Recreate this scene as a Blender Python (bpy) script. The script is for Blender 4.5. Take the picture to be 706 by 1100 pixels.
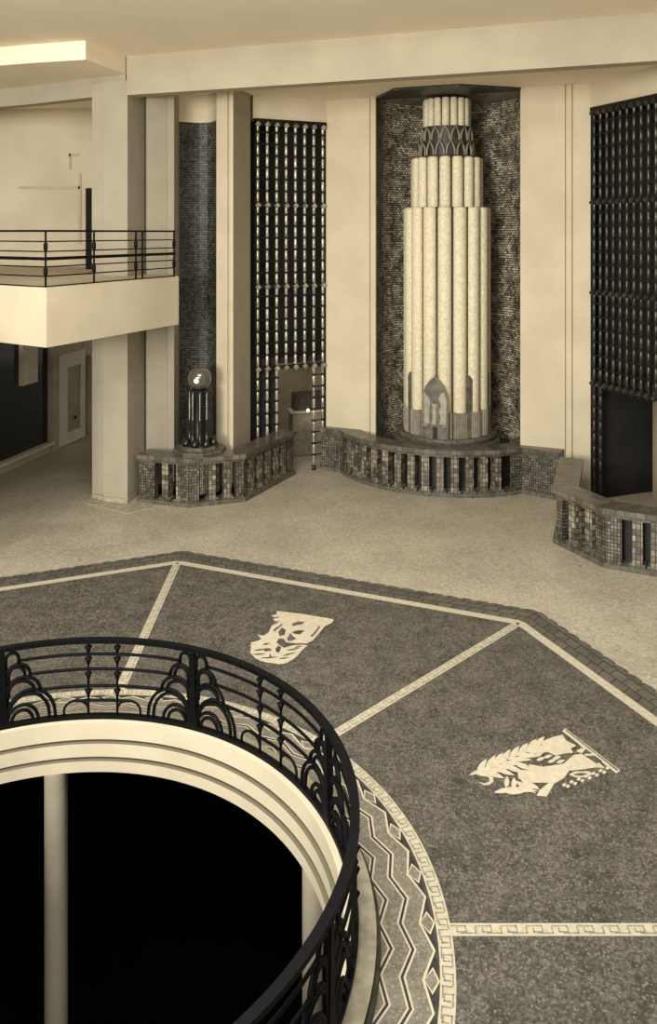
import bpy, bmesh, math, random
from mathutils import Vector
random.seed(7)
PI = math.pi
sc = bpy.context.scene
for o in list(bpy.data.objects):
    bpy.data.objects.remove(o)

# ---------------------------------------------------------------- camera, light, exposure
# world origin = centre of the round stairwell in the hall floor, z = 0 hall floor, metres
F, X0, Y0, CH = 900.0, 352.0, 250.0, 5.61
CX, CY = 2.55, -6.74
cam_d = bpy.data.cameras.new('camera')
cam = bpy.data.objects.new('camera', cam_d)
sc.collection.objects.link(cam)
cam.location = (CX, CY, CH)
cam.rotation_euler = (PI / 2, 0, 0)
cam_d.sensor_fit = 'VERTICAL'
cam_d.sensor_height = 36.0
cam_d.sensor_width = 36.0
cam_d.lens = F / 1100 * 36.0
cam_d.shift_y = -(550 - Y0) / 1100
cam_d.shift_x = 1.0 / 1100
cam_d.clip_end = 200
sc.camera = cam

world = bpy.data.worlds.new('world')
sc.world = world
world.use_nodes = True
bg = world.node_tree.nodes['Background']
bg.inputs['Color'].default_value = (1.0, 0.985, 0.955, 1)
bg.inputs['Strength'].default_value = 0.36

def area(name, loc, target, sx, sy, power, shape='RECTANGLE'):
    ld = bpy.data.lights.new(name, 'AREA')
    ld.shape = shape; ld.size = sx; ld.size_y = sy; ld.energy = power
    ld.color = (1.0, 0.985, 0.95)
    lo = bpy.data.objects.new(name, ld)
    sc.collection.objects.link(lo)
    lo.location = loc
    d = Vector(target) - Vector(loc)
    lo.rotation_euler = d.to_track_quat('-Z', 'Y').to_euler()
    return lo
area('skylight', (1.0, 0.5, 9.6), (1.0, 0.5, 0.0), 6.0, 6.0, 1300)
area('tall_window_light', (-9.0, -20.0, 6.5), (3.0, 12.0, 4.0), 7.0, 6.0, 7200)
area('cove_light', (0.0, -3.0, 6.0), (2.0, 10.0, 10.5), 6.0, 3.0, 520)  # added fill with no fitting, stands for floor bounce on the ceiling

sc.view_settings.view_transform = 'Standard'
sc.view_settings.look = 'None'
sc.view_settings.gamma = 1.0
sc.view_settings.use_curve_mapping = False
sc.view_settings.exposure = 0.0

# ---------------------------------------------------------------- helpers
def W(px, D, z=None):
    """plan point on the sight line of a survey column px at distance D"""
    x = (px - X0) * D / F + CX
    y = D + CY
    return (x, y) if z is None else Vector((x, y, z))
def G(px, py, z=0.0):
    D = F * (CH - z) / (py - Y0)
    x, y = W(px, D)
    return Vector((x, y, z))
AX = math.radians(67.5)
def L(s, t):
    """hall bay coordinates: s sideways to the right, t outwards from the centre"""
    return (s * math.sin(AX) + t * math.cos(AX), -s * math.cos(AX) + t * math.sin(AX))
def pol(r, deg, z=None):
    a = math.radians(deg)
    p = (r * math.cos(a), r * math.sin(a))
    return p if z is None else Vector((p[0], p[1], z))

class MB:
    def __init__(s):
        s.v = []; s.f = []; s.m = []; s.uv = {}; s.sm = set()
    def face(s, pts, m=0, uv=None, smooth=False):
        b = len(s.v)
        s.v += [tuple(p) for p in pts]
        s.f.append(tuple(range(b, b + len(pts)))); s.m.append(m)
        if uv: s.uv[len(s.f) - 1] = uv
        if smooth: s.sm.add(len(s.f) - 1)
    def mesh(s, vs, fs, m=0, smooth=False, uvs=None):
        b = len(s.v)
        s.v += [tuple(p) for p in vs]
        for i, f in enumerate(fs):
            s.f.append(tuple(b + k for k in f)); s.m.append(m)
            if smooth: s.sm.add(len(s.f) - 1)
            if uvs: s.uv[len(s.f) - 1] = uvs[i]
    def prism(s, poly, z0, z1, m=0, m_top=None):
        a = sum(poly[i][0] * poly[(i + 1) % len(poly)][1] - poly[(i + 1) % len(poly)][0] * poly[i][1] for i in range(len(poly)))
        if a < 0: poly = list(reversed(poly))
        n = len(poly)
        vs = [(p[0], p[1], z0) for p in poly] + [(p[0], p[1], z1) for p in poly]
        b = len(s.v); s.v += vs
        s.f.append(tuple(b + k for k in reversed(range(n)))); s.m.append(m)
        s.f.append(tuple(b + n + k for k in range(n))); s.m.append(m if m_top is None else m_top)
        for k in range(n):
            k2 = (k + 1) % n
            s.f.append((b + k, b + k2, b + n + k2, b + n + k)); s.m.append(m)
    def box(s, c, size, rz=0.0, m=0):
        x, y, z = c; a, b_, h = size[0] / 2, size[1] / 2, size[2] / 2
        cr, sr = math.cos(rz), math.sin(rz)
        poly = [(x + cr * p - sr * q, y + sr * p + cr * q) for p, q in ((-a, -b_), (a, -b_), (a, b_), (-a, b_))]
        s.prism(poly, z - h, z + h, m)
    def tube(s, pts, r, n=6, m=0, closed=False, flat=None, smooth=True):
        """sweep; flat=(w,h) makes a rectangular bar with w horizontal and h along the second normal"""
        P = [Vector(p) for p in pts]; N = len(P); vs = []; fs = []
        up = Vector((0, 0, 1))
        prev = None
        for i in range(N):
            if closed: t = P[(i + 1) % N] - P[i - 1]
            else: t = P[min(i + 1, N - 1)] - P[max(i - 1, 0)]
            t.normalize()
            if prev is None:
                a = t.cross(up)
                if a.length < 0.05: a = t.cross(Vector((0, 1, 0)))
                a.normalize()
            else:
                a = prev - t * prev.dot(t)
                if a.length < 1e-4: a = t.cross(up)
                a.normalize()
            prev = a.copy()
            b_ = a.cross(t)
            if flat:
                w, h = flat
                for p, q in ((-w, -h), (w, -h), (w, h), (-w, h)): vs.append(P[i] + a * p / 2 + b_ * q / 2)
            else:
                for k in range(n):
                    an = 2 * PI * k / n
                    vs.append(P[i] + a * r * math.cos(an) + b_ * r * math.sin(an))
        nn = 4 if flat else n
        for i in range(N if closed else N - 1):
            j = (i + 1) % N
            for k in range(nn):
                k2 = (k + 1) % nn
                fs.append((i * nn + k, i * nn + k2, j * nn + k2, j * nn + k))
        if not closed:
            fs.append(tuple(reversed(range(nn)))); fs.append(tuple((N - 1) * nn + k for k in range(nn)))
        s.mesh(vs, fs, m, smooth and not flat)
    def lathe(s, prof, c=(0, 0), n=24, m=0, smooth=True, a0=0.0, a1=2 * PI, mlist=None):
        """prof = [(r,z)...]; normals outwards when z rises"""
        full = abs(a1 - a0 - 2 * PI) < 1e-6
        cols = n if full else n + 1
        vs = [(c[0] + r * math.cos(a0 + (a1 - a0) * k / n), c[1] + r * math.sin(a0 + (a1 - a0) * k / n), z) for r, z in prof for k in range(cols)]
        for i in range(len(prof) - 1):
            fs = []; uvs = []
            for k in range(n):
                k2 = (k + 1) % cols
                fs.append((i * cols + k, i * cols + k2, (i + 1) * cols + k2, (i + 1) * cols + k))
                ra = max(prof[i][0], prof[i + 1][0])
                u0, u1 = ra * (a1 - a0) * k / n, ra * (a1 - a0) * (k + 1) / n
                v0, v1 = prof[i][1], prof[i + 1][1]
                if abs(v1 - v0) < 1e-4: v0, v1 = prof[i][0], prof[i + 1][0]
                uvs.append([(u0, v0), (u1, v0), (u1, v1), (u0, v1)])
            if i == 0: base = len(s.v); s.v += vs
            for q, f in enumerate(fs):
                s.f.append(tuple(base + k for k in f)); s.m.append(m if mlist is None else mlist[i])
                s.uv[len(s.f) - 1] = uvs[q]
                if smooth: s.sm.add(len(s.f) - 1)
    def build(s, name, mats, parent=None, label=None, cat=None, group=None, kind=None, loc=None):
        me = bpy.data.meshes.new(name)
        off = Vector(loc) if loc is not None else (Vector(parent_loc(parent)) if parent else Vector((0, 0, 0)))
        me.from_pydata([tuple(Vector(p) - off) for p in s.v], [], s.f)
        if not isinstance(mats, (list, tuple)): mats = [mats]
        for mt in mats: me.materials.append(mt)
        uvl = me.uv_layers.new(name='UVMap')
        V = s.v
        for i, p in enumerate(me.polygons):
            p.material_index = min(s.m[i], len(mats) - 1)
            p.use_smooth = i in s.sm
            if i in s.uv:
                for li, uv in zip(p.loop_indices, s.uv[i]): uvl.data[li].uv = uv
            else:
                n = p.normal
                if abs(n.z) > 0.7:
                    for li, vi in zip(p.loop_indices, p.vertices): uvl.data[li].uv = (V[vi][0], V[vi][1])
                else:
                    t = Vector((-n.y, n.x, 0)).normalized()
                    for li, vi in zip(p.loop_indices, p.vertices): uvl.data[li].uv = (V[vi][0] * t.x + V[vi][1] * t.y, V[vi][2])
        me.update()
        o = bpy.data.objects.new(name, me)
        sc.collection.objects.link(o)
        if parent:
            o.parent = parent
        elif loc is not None:
            o.location = loc
        tag(o, label, cat, group, kind)
        return o
def parent_loc(p):
    v = Vector((0, 0, 0))
    while p is not None:
        v = v + Vector(p.location); p = p.parent
    return v
def tag(o, label=None, cat=None, group=None, kind=None):
    if label: o['label'] = label
    if cat: o['category'] = cat
    if group: o['group'] = group
    if kind: o['kind'] = kind
    return o
def empty(name, loc, label, cat, group=None):
    o = bpy.data.objects.new(name, None)
    sc.collection.objects.link(o); o.location = loc
    return tag(o, label, cat, group)
def struct(mb, name, mats): return mb.build(name, mats, kind='structure')

# ---------------------------------------------------------------- materials
def new_mat(name):
    m = bpy.data.materials.new(name); m.use_nodes = True
    nt = m.node_tree
    return m, nt, nt.nodes['Principled BSDF']
def hexc(r, g, b):
    y = .3 * r + .59 * g + .11 * b; k = .62 + .28 * min(1, y / 220)
    r, g, b = (y + (c - y) * k for c in (r, g, b))
    f = lambda c: ((c / 255 + 0.055) / 1.055) ** 2.4 if c > 10 else c / 255 / 12.92
    return (f(r), f(g), f(b), 1)
def mat(name, c1, c2=None, scale=3.0, rough=0.7, metal=0.0, bump=0.0, bscale=40.0, detail=4, spec=0.3, lo=0.35, hi=0.65):
    m, nt, b = new_mat(name)
    b.inputs['Roughness'].default_value = rough
    b.inputs['Metallic'].default_value = metal
    b.inputs['Specular IOR Level'].default_value = spec
    tc = nt.nodes.new('ShaderNodeTexCoord')
    if c2 is None: b.inputs['Base Color'].default_value = c1
    else:
        nz = nt.nodes.new('ShaderNodeTexNoise'); nz.inputs['Scale'].default_value = scale; nz.inputs['Detail'].default_value = detail
        rp = nt.nodes.new('ShaderNodeValToRGB')
        rp.color_ramp.elements[0].position = lo; rp.color_ramp.elements[1].position = hi
        rp.color_ramp.elements[0].color = c1; rp.color_ramp.elements[1].color = c2
        nt.links.new(tc.outputs['Object'], nz.inputs['Vector'])
        nt.links.new(nz.outputs['Fac'], rp.inputs['Fac']); nt.links.new(rp.outputs['Color'], b.inputs['Base Color'])
    if bump:
        n2 = nt.nodes.new('ShaderNodeTexNoise'); n2.inputs['Scale'].default_value = bscale; n2.inputs['Detail'].default_value = 3
        bp = nt.nodes.new('ShaderNodeBump'); bp.inputs['Strength'].default_value = bump; bp.inputs['Distance'].default_value = 0.02
        nt.links.new(tc.outputs['Object'], n2.inputs['Vector'])
        nt.links.new(n2.outputs['Fac'], bp.inputs['Height']); nt.links.new(bp.outputs['Normal'], b.inputs['Normal'])
    return m
def tile_mat(name, ca, cb, mortar, w, h, rough=0.35, msize=0.008, bump=0.4, offset=0.5, patch=None, spec=0.5):
    m, nt, b = new_mat(name)
    uv = nt.nodes.new('ShaderNodeUVMap'); uv.uv_map = 'UVMap'
    br = nt.nodes.new('ShaderNodeTexBrick')
    br.offset = offset
    br.inputs['Scale'].default_value = 1.0
    br.inputs['Brick Width'].default_value = w; br.inputs['Row Height'].default_value = h
    br.inputs['Mortar Size'].default_value = msize; br.inputs['Mortar Smooth'].default_value = 0.3
    br.inputs['Color1'].default_value = ca; br.inputs['Color2'].default_value = cb; br.inputs['Mortar'].default_value = mortar
    nt.links.new(uv.outputs['UV'], br.inputs['Vector'])
    out = br.outputs['Color']
    if patch:
        nz = nt.nodes.new('ShaderNodeTexNoise'); nz.inputs['Scale'].default_value = patch[0]; nz.inputs['Detail'].default_value = 5
        rp = nt.nodes.new('ShaderNodeValToRGB'); rp.color_ramp.elements[0].position = 0.4; rp.color_ramp.elements[1].position = 0.66
        rp.color_ramp.elements[0].color = (1, 1, 1, 1); rp.color_ramp.elements[1].color = (patch[1], patch[1], patch[1], 1)
        mx = nt.nodes.new('ShaderNodeMix'); mx.data_type = 'RGBA'; mx.blend_type = 'MULTIPLY'; mx.inputs['Factor'].default_value = 1.0
        nt.links.new(uv.outputs['UV'], nz.inputs['Vector']); nt.links.new(nz.outputs['Fac'], rp.inputs['Fac'])
        nt.links.new(out, mx.inputs[6]); nt.links.new(rp.outputs['Color'], mx.inputs[7]); out = mx.outputs[2]
    nt.links.new(out, b.inputs['Base Color'])
    b.inputs['Roughness'].default_value = rough; b.inputs['Specular IOR Level'].default_value = spec
    nz3 = nt.nodes.new('ShaderNodeTexNoise'); nz3.inputs['Scale'].default_value = 14.0
    nt.links.new(uv.outputs['UV'], nz3.inputs['Vector'])
    ad = nt.nodes.new('ShaderNodeMath'); ad.operation = 'SUBTRACT'
    nt.links.new(nz3.outputs['Fac'], ad.inputs[0]); nt.links.new(br.outputs['Fac'], ad.inputs[1])
    bp = nt.nodes.new('ShaderNodeBump'); bp.inputs['Strength'].default_value = bump; bp.inputs['Distance'].default_value = 0.012
    nt.links.new(ad.outputs[0], bp.inputs['Height']); nt.links.new(bp.outputs['Normal'], b.inputs['Normal'])
    return m
def speckle_mat(name, base, dark, light, vs, rough=0.5, amount=0.12, big=0.6, lightamt=0.90, fine=16.0):
    """terrazzo / mosaic: small chips of lighter and darker stone over a softly varied base"""
    m, nt, b = new_mat(name)
    tc = nt.nodes.new('ShaderNodeTexCoord')
    vo = nt.nodes.new('ShaderNodeTexVoronoi'); vo.inputs['Scale'].default_value = vs
    sp = nt.nodes.new('ShaderNodeSeparateColor')
    nt.links.new(tc.outputs['Object'], vo.inputs['Vector']); nt.links.new(vo.outputs['Color'], sp.inputs['Color'])
    nz = nt.nodes.new('ShaderNodeTexNoise'); nz.inputs['Scale'].default_value = big; nz.inputs['Detail'].default_value = 6
    nt.links.new(tc.outputs['Object'], nz.inputs['Vector'])
    mx0 = nt.nodes.new('ShaderNodeMix'); mx0.data_type = 'RGBA'
    nzf = nt.nodes.new('ShaderNodeTexNoise'); nzf.inputs['Scale'].default_value = fine; nzf.inputs['Detail'].default_value = 4; nzf.inputs['Distortion'].default_value = 1.6
    nt.links.new(tc.outputs['Object'], nzf.inputs['Vector'])
    av = nt.nodes.new('ShaderNodeMath'); av.operation = 'MULTIPLY_ADD'; av.inputs[1].default_value = 2.6; av.inputs[2].default_value = -1.05
    nt.links.new(nzf.outputs['Fac'], av.inputs[0])
    ad_ = nt.nodes.new('ShaderNodeMath'); ad_.operation = 'ADD'; ad_.use_clamp = True
    hf = nt.nodes.new('ShaderNodeMath'); hf.operation = 'MULTIPLY_ADD'; hf.inputs[1].default_value = 1.4; hf.inputs[2].default_value = -0.45
    nt.links.new(nz.outputs['Fac'], hf.inputs[0]); nt.links.new(av.outputs[0], ad_.inputs[0]); nt.links.new(hf.outputs[0], ad_.inputs[1])
    nt.links.new(ad_.outputs[0], mx0.inputs['Factor']); mx0.inputs[6].default_value = dark; mx0.inputs[7].default_value = base
    r1 = nt.nodes.new('ShaderNodeValToRGB'); r1.color_ramp.interpolation = 'CONSTANT'
    r1.color_ramp.elements[0].position = 0; r1.color_ramp.elements[0].color = (0, 0, 0, 1)
    r1.color_ramp.elements[1].position = lightamt; r1.color_ramp.elements[1].color = (1, 1, 1, 1)
    nt.links.new(sp.outputs[0], r1.inputs['Fac'])
    mx1 = nt.nodes.new('ShaderNodeMix'); mx1.data_type = 'RGBA'
    nt.links.new(r1.outputs['Color'], mx1.inputs['Factor']); nt.links.new(mx0.outputs[2], mx1.inputs[6]); mx1.inputs[7].default_value = light
    r2 = nt.nodes.new('ShaderNodeValToRGB'); r2.color_ramp.interpolation = 'CONSTANT'
    r2.color_ramp.elements[0].position = 0; r2.color_ramp.elements[0].color = (0, 0, 0, 1)
    r2.color_ramp.elements[1].position = 1 - amount; r2.color_ramp.elements[1].color = (0.7, 0.7, 0.7, 1)
    nt.links.new(sp.outputs[1], r2.inputs['Fac'])
    mx2 = nt.nodes.new('ShaderNodeMix'); mx2.data_type = 'RGBA'
    nt.links.new(r2.outputs['Color'], mx2.inputs['Factor']); nt.links.new(mx1.outputs[2], mx2.inputs[6]); mx2.inputs[7].default_value = dark
    nt.links.new(mx2.outputs[2], b.inputs['Base Color'])
    b.inputs['Roughness'].default_value = rough; b.inputs['Specular IOR Level'].default_value = 0.25
    return m

M = {}
M['plaster'] = mat('cream_plaster', hexc(194, 177, 142), hexc(204, 187, 152), scale=1.2, rough=0.85, bump=0.05, bscale=25)
M['plaster_grey'] = mat('grey_stone_plaster', hexc(176, 163, 130), hexc(190, 176, 143), scale=2.5, rough=0.85, bump=0.06)
M['ceiling'] = mat('ceiling_paint', hexc(238, 222, 190), hexc(244, 229, 197), scale=0.8, rough=0.9)
M['beam'] = mat('beam_plaster', hexc(166, 152, 123), hexc(176, 162, 131), scale=1.0, rough=0.9)
M['room_wall'] = mat('room_wall_paint', hexc(192, 176, 142), hexc(208, 191, 156), scale=0.7, rough=0.85)
M['stone'] = mat('grey_pillar_stone', hexc(160, 148, 121), hexc(166, 154, 127), scale=2.2, rough=0.85, bump=0.06)
M['terrazzo'] = speckle_mat('terrazzo', hexc(192, 178, 147), hexc(148, 136, 110), hexc(184, 171, 139), 38.0, rough=0.45, lightamt=0.955, big=0.9)
M['field'] = speckle_mat('dark_mosaic_field', hexc(112, 103, 85), hexc(58, 52, 41), hexc(122, 112, 91), 62.0, rough=0.55, amount=0.3, big=3.2, lightamt=0.9)
M['scale_band'] = tile_mat('scalloped_dark_mosaic', hexc(104, 95, 76), hexc(84, 76, 60), hexc(56, 50, 40), 0.24, 0.16, rough=0.6, msize=0.012, bump=0.5, patch=(5.0, 0.75))
M['pale_mosaic'] = mat('pale_mosaic', hexc(178, 165, 134), hexc(196, 182, 149), scale=18, rough=0.5)
M['cream_mosaic'] = mat('cream_mosaic', hexc(192, 176, 142), hexc(206, 190, 156), scale=14, rough=0.5)
M['key_line'] = mat('key_line_mosaic', hexc(126, 115, 90), hexc(146, 134, 106), scale=18, rough=0.5)
M['grey_mosaic'] = speckle_mat('grey_mosaic', hexc(138, 128, 104), hexc(104, 95, 76), hexc(156, 145, 118), 90.0, rough=0.5, big=3.0)
M['black_mosaic'] = mat('black_mosaic', hexc(40, 36, 28), hexc(58, 52, 42), scale=30, rough=0.5)
M['iron'] = mat('black_iron', hexc(5, 5, 6), hexc(8, 8, 8), scale=9, rough=0.6, spec=0.12)
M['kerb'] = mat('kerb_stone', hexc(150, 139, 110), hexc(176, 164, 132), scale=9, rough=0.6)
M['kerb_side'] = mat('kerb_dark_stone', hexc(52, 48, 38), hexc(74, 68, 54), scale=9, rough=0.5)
M['fascia'] = mat('fascia_plaster', hexc(206, 190, 155), hexc(214, 198, 162), scale=2, rough=0.8)
M['groove'] = mat('dark_groove', hexc(110, 98, 72), rough=0.9)
M['under'] = mat('dark_lower_room', hexc(15, 16, 17), hexc(22, 22, 22), scale=2, rough=0.9, spec=0.1)  # near black: the darkness of the lower level is put into its colour
M['column'] = mat('column_plaster', hexc(232, 216, 180), hexc(240, 225, 190), scale=3, rough=0.8)
M['niche_tile'] = tile_mat('dark_glazed_mosaic', hexc(224, 208, 170), hexc(112, 102, 80), hexc(52, 47, 36), 0.085, 0.055, rough=0.3, msize=0.009, bump=0.8, patch=(2.6, 0.28))
M['niche_tile_dark'] = tile_mat('black_glazed_mosaic', hexc(104, 94, 74), hexc(46, 42, 33), hexc(18, 16, 13), 0.07, 0.055, rough=0.5, msize=0.008, bump=0.6, patch=(1.8, 0.5))
M['pier_tile'] = tile_mat('mottled_pier_tile', hexc(132, 121, 96), hexc(72, 65, 51), hexc(28, 26, 21), 0.052, 0.06, rough=0.35, msize=0.007, offset=0.0, patch=(3.5, 0.5))
M['post_tile'] = tile_mat('mottled_post_tile', hexc(164, 151, 121), hexc(80, 73, 58), hexc(46, 42, 33), 0.075, 0.10, rough=0.32, msize=0.007, offset=0.0, patch=(4.5, 0.45))
M['coping'] = tile_mat('coping_tile', hexc(116, 106, 84), hexc(84, 76, 60), hexc(50, 45, 35), 0.16, 0.10, rough=0.3, msize=0.006, patch=(4.0, 0.6))
M['plinth'] = mat('plinth_stone', hexc(74, 67, 52), hexc(104, 95, 75), scale=12, rough=0.4)
M['basin_dark'] = mat('basin_dark_tile', hexc(24, 23, 20), hexc(34, 32, 27), scale=8, rough=0.4)
M['water'] = mat('dark_water', hexc(14, 15, 15), hexc(20, 20, 19), scale=3, rough=0.08, spec=0.5, bump=0.15, bscale=8)
M['flute'] = mat('scaly_cream_ceramic', hexc(206, 190, 150), hexc(226, 210, 172), scale=16, rough=0.5, bump=0.9, bscale=30)
M['tower_dark'] = mat('tower_dark_joint', hexc(52, 46, 34), hexc(70, 62, 48), scale=8, rough=0.5)
M['ribbed'] = mat('ribbed_grey_ceramic', hexc(120, 110, 86), hexc(142, 130, 102), scale=9, rough=0.45)
M['relief'] = mat('relief_grey_ceramic', hexc(84, 77, 60), hexc(112, 103, 82), scale=7, rough=0.4, bump=0.4)
M['relief_light'] = mat('relief_light_ceramic', hexc(142, 134, 108), hexc(162, 152, 124), scale=7, rough=0.4)
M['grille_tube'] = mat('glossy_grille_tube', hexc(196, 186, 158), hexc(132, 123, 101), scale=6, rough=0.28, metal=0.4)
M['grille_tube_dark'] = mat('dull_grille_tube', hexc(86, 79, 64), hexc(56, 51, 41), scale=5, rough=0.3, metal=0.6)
M['grille_dark'] = mat('grille_dark_metal', hexc(26, 24, 19), hexc(36, 33, 26), scale=6, rough=0.45, metal=0.3)
M['dark_room'] = mat('dark_room_paint', hexc(30, 27, 22), hexc(38, 34, 28), scale=2, rough=0.9)  # darkness of the rooms behind is put into this colour
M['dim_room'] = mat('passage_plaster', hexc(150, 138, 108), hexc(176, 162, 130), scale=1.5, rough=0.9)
M['brass'] = mat('dark_bronze_tube', hexc(74, 67, 54), hexc(50, 45, 36), scale=6, rough=0.2, metal=0.7)
M['window_glass'] = mat('dark_window_glass', hexc(22, 22, 21), hexc(30, 30, 28), scale=2, rough=0.1, spec=0.5)
M['white_paint'] = mat('white_gloss_paint', hexc(222, 208, 174), hexc(230, 216, 182), scale=2, rough=0.5)
M['door_glass'] = mat('frosted_door_glass', hexc(150, 140, 114), hexc(176, 164, 134), scale=1.5, rough=0.3)
M['leaf'] = mat('pale_leaf', hexc(170, 160, 130), hexc(110, 102, 80), scale=9, rough=0.6)
m_, nt_, b_ = new_mat('glass_ball')
b_.inputs['Base Color'].default_value = hexc(150, 142, 118); b_.inputs['Roughness'].default_value = 0.12
b_.inputs['Metallic'].default_value = 0.55
M['ball'] = m_
b_.inputs['Base Color'].default_value = hexc(112, 106, 90)
m_, nt_, b_ = new_mat('lit_bulb')
b_.inputs['Base Color'].default_value = (1, 0.9, 0.7, 1)
b_.inputs['Emission Color'].default_value = (1, 0.9, 0.72, 1); b_.inputs['Emission Strength'].default_value = 3.0
M['bulb'] = m_

# ---------------------------------------------------------------- FLOOR
R_IN, R_K, = 2.68, 2.94
def ring_faces(mb, r0, r1, z, n=160, m=0, a0=0.0, a1=360.0):
    for k in range(n):
        t0, t1 = a0 + (a1 - a0) * k / n, a0 + (a1 - a0) * (k + 1) / n
        p = [pol(r0, t0, z), pol(r1, t0, z), pol(r1, t1, z), pol(r0, t1, z)]
        mb.face(p, m, uv=[(r1 * math.radians(t0), r0), (r1 * math.radians(t0), r1), (r1 * math.radians(t1), r1), (r1 * math.radians(t1), r0)])
floor_mb = MB()
N = 160
for k in range(N):
    t0, t1 = 360 * k / N, 360 * (k + 1) / N
    floor_mb.face([pol(R_IN + .02, t0, 0), pol(26, t0, 0), pol(26, t1, 0), pol(R_IN + .02, t1, 0)])
    floor_mb.face([pol(R_IN + .02, t1, -.3), pol(26, t1, -.3), pol(26, t0, -.3), pol(R_IN + .02, t0, -.3)])
floor = struct(floor_mb, 'floor', [M['terrazzo']])

# octagon rug of mosaic: scalloped band, key strips, eight dark fields
def octa(r): return [pol(r, 45 * k) for k in range(8)]
def clip_slab(P, Q, d0, d1): pass
band = MB()
o1, o2 = octa(7.58), octa(8.00)
for k in range(8):
    a, b, c, d = o1[k], o2[k], o2[(k + 1) % 8], o1[(k + 1) % 8]
    ln = math.hypot(c[0] - b[0], c[1] - b[1])
    band.face([(a[0], a[1], .002), (b[0], b[1], .002), (c[0], c[1], .002), (d[0], d[1], .002)], uv=[(0, 0), (0, .39), (ln, .39), (ln, 0)])
band.build('mosaic_border', M['scale_band'], floor, label='dark scalloped mosaic border')
# scallop lip on the outer side of the band
lip = MB()
for k in range(8):
    b, c = Vector(o2[k]), Vector(o2[(k + 1) % 8]); n_ = 26
    for i in range(n_):
        m0 = b + (c - b) * (i + .5) / n_; w = (c - b) / n_ * .5; out = Vector((m0.x, m0.y)).normalized() * 0
        nrm = Vector(((c - b).y, -(c - b).x)).normalized()
        if nrm.dot(m0) < 0: nrm = -nrm
        pts = [m0 + w * math.cos(a) + nrm * .045 * math.sin(a) for a in [PI * j / 6 for j in range(7)]]
        pts = [Vector((p.x, p.y, .002)) for p in pts]
        lip.face(pts)
lip.build('border_scallops', M['scale_band'], floor)
fld = MB()
for k in range(8):
    a0 = 45 * k
    pts = [Vector((*pol(7.5, a0), .003)), Vector((*pol(7.5, a0 + 45), .003))]
    arc = [pol(3.5, a0 + 45 - 45 * j / 12, .003) for j in range(13)]
    fld.face(pts + arc)
fld.build('mosaic_field', M['field'], floor, label='dark brown mosaic field')

def strip(P, Q, w, z, name, key=True):
    """pale strip with a dark key line from P to Q"""
    P, Q = Vector((P[0], P[1], 0)), Vector((Q[0], Q[1], 0))
    d = (Q - P); ln = d.length; d.normalize(); n = Vector((-d.y, d.x, 0))
    mb = MB()
    def quad(u0, u1, v0, v1, zz, m):
        mb.face([P + d * u0 + n * v0 + Vector((0, 0, zz)), P + d * u1 + n * v0 + Vector((0, 0, zz)), P + d * u1 + n * v1 + Vector((0, 0, zz)), P + d * u0 + n * v1 + Vector((0, 0, zz))], m)
    quad(0, ln, -w / 2, w / 2, z, 0)
    if key: key_pattern(quad, ln, w * .62, z + .0015)
    return mb.build(name, [M['pale_mosaic'], M['key_line']], floor)
def key_pattern(quad, ln, w, z, per=0.21):
    n = max(1, int(round(ln / per))); p = ln / n; t = .010; h = w / 2
    for i in range(n):
        u = i * p
        quad(u, u + p * .62, h - t, h, z, 1)
        quad(u + p * .62 - t, u + p * .62, -h + t + .012, h, z, 1)
        quad(u + p * .22, u + p * .62, -h + t, -h + 2 * t, z, 1)
        quad(u + p * .22, u + p * .22 + t, -h + t, h - 2 * t, z, 1)
        quad(u + p * .38, u + p, -h - t * .2, -h + t * .8, z, 1)
        quad(u + p - t, u + p, -h, h - t, z, 1)
for k in range(8):
    strip(pol(3.54, 45 * k), pol(7.44, 45 * k), .125, .005, 'dividing_strip')
for k in range(8):
    strip(pol(7.51, 45 * k), pol(7.51, 45 * (k + 1)), .14, .0045, 'octagon_strip', key=False)

ring = MB()
ring_faces(ring, 3.425, 3.545, .006, m=0)
def ringquad(u0, u1, v0, v1, zz, m):
    r = 3.485; a = math.degrees(u0 / r); b = math.degrees(u1 / r)
    ring.face([pol(r + v0, a, zz), pol(r + v1, a, zz), pol(r + v1, b, zz), pol(r + v0, b, zz)], m)
key_pattern(ringquad, 2 * PI * 3.485, .085, .0075, per=0.17)
ring.build('key_pattern_ring', [M['pale_mosaic'], M['key_line']], floor, label='pale ring with dark key pattern')
z1 = MB()
ring_faces(z1, 2.9, 3.425, .004, m=0)
# thin lighter line inside the dark edge
ring_faces(z1, 3.40, 3.425, .005, m=3)
ring_faces(z1, 3.382, 3.40, .005, m=2)
A_OUT, PER = 5.6, 9.0
def zig(ro, ri, w, z, m=1, sub=1):
    pts = []
    for k in range(40):
        pts.append((ro, A_OUT + PER * k)); pts.append((ri, A_OUT + PER * (k + .5)))
    P2 = [Vector(pol(r, a)) for r, a in pts]
    n = len(P2); left = []; right = []
    for i in range(n):
        p0, p1, p2 = P2[i - 1], P2[i], P2[(i + 1) % n]
        d1 = (p1 - p0).normalized(); d2 = (p2 - p1).normalized()
        n1 = Vector((-d1.y, d1.x)); n2 = Vector((-d2.y, d2.x)); b = (n1 + n2).normalized(); s = 1 / max(.4, b.dot(n1))
        left.append(p1 + b * w / 2 * s); right.append(p1 - b * w / 2 * s)
    for i in range(n):
        j = (i + 1) % n
        z1.face([(left[i].x, left[i].y, z), (right[i].x, right[i].y, z), (right[j].x, right[j].y, z), (left[j].x, left[j].y, z)], m)
zig(3.39, 3.30, .018, .0065)
zig(3.245, 3.16, .016, .0065); zig(3.225, 3.14, .016, .006, m=2); zig(3.205, 3.12, .014, .0065)
zig(3.075, 2.985, .014, .0065); zig(3.055, 2.965, .016, .006, m=2); zig(3.035, 2.95, .012, .0065)
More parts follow.
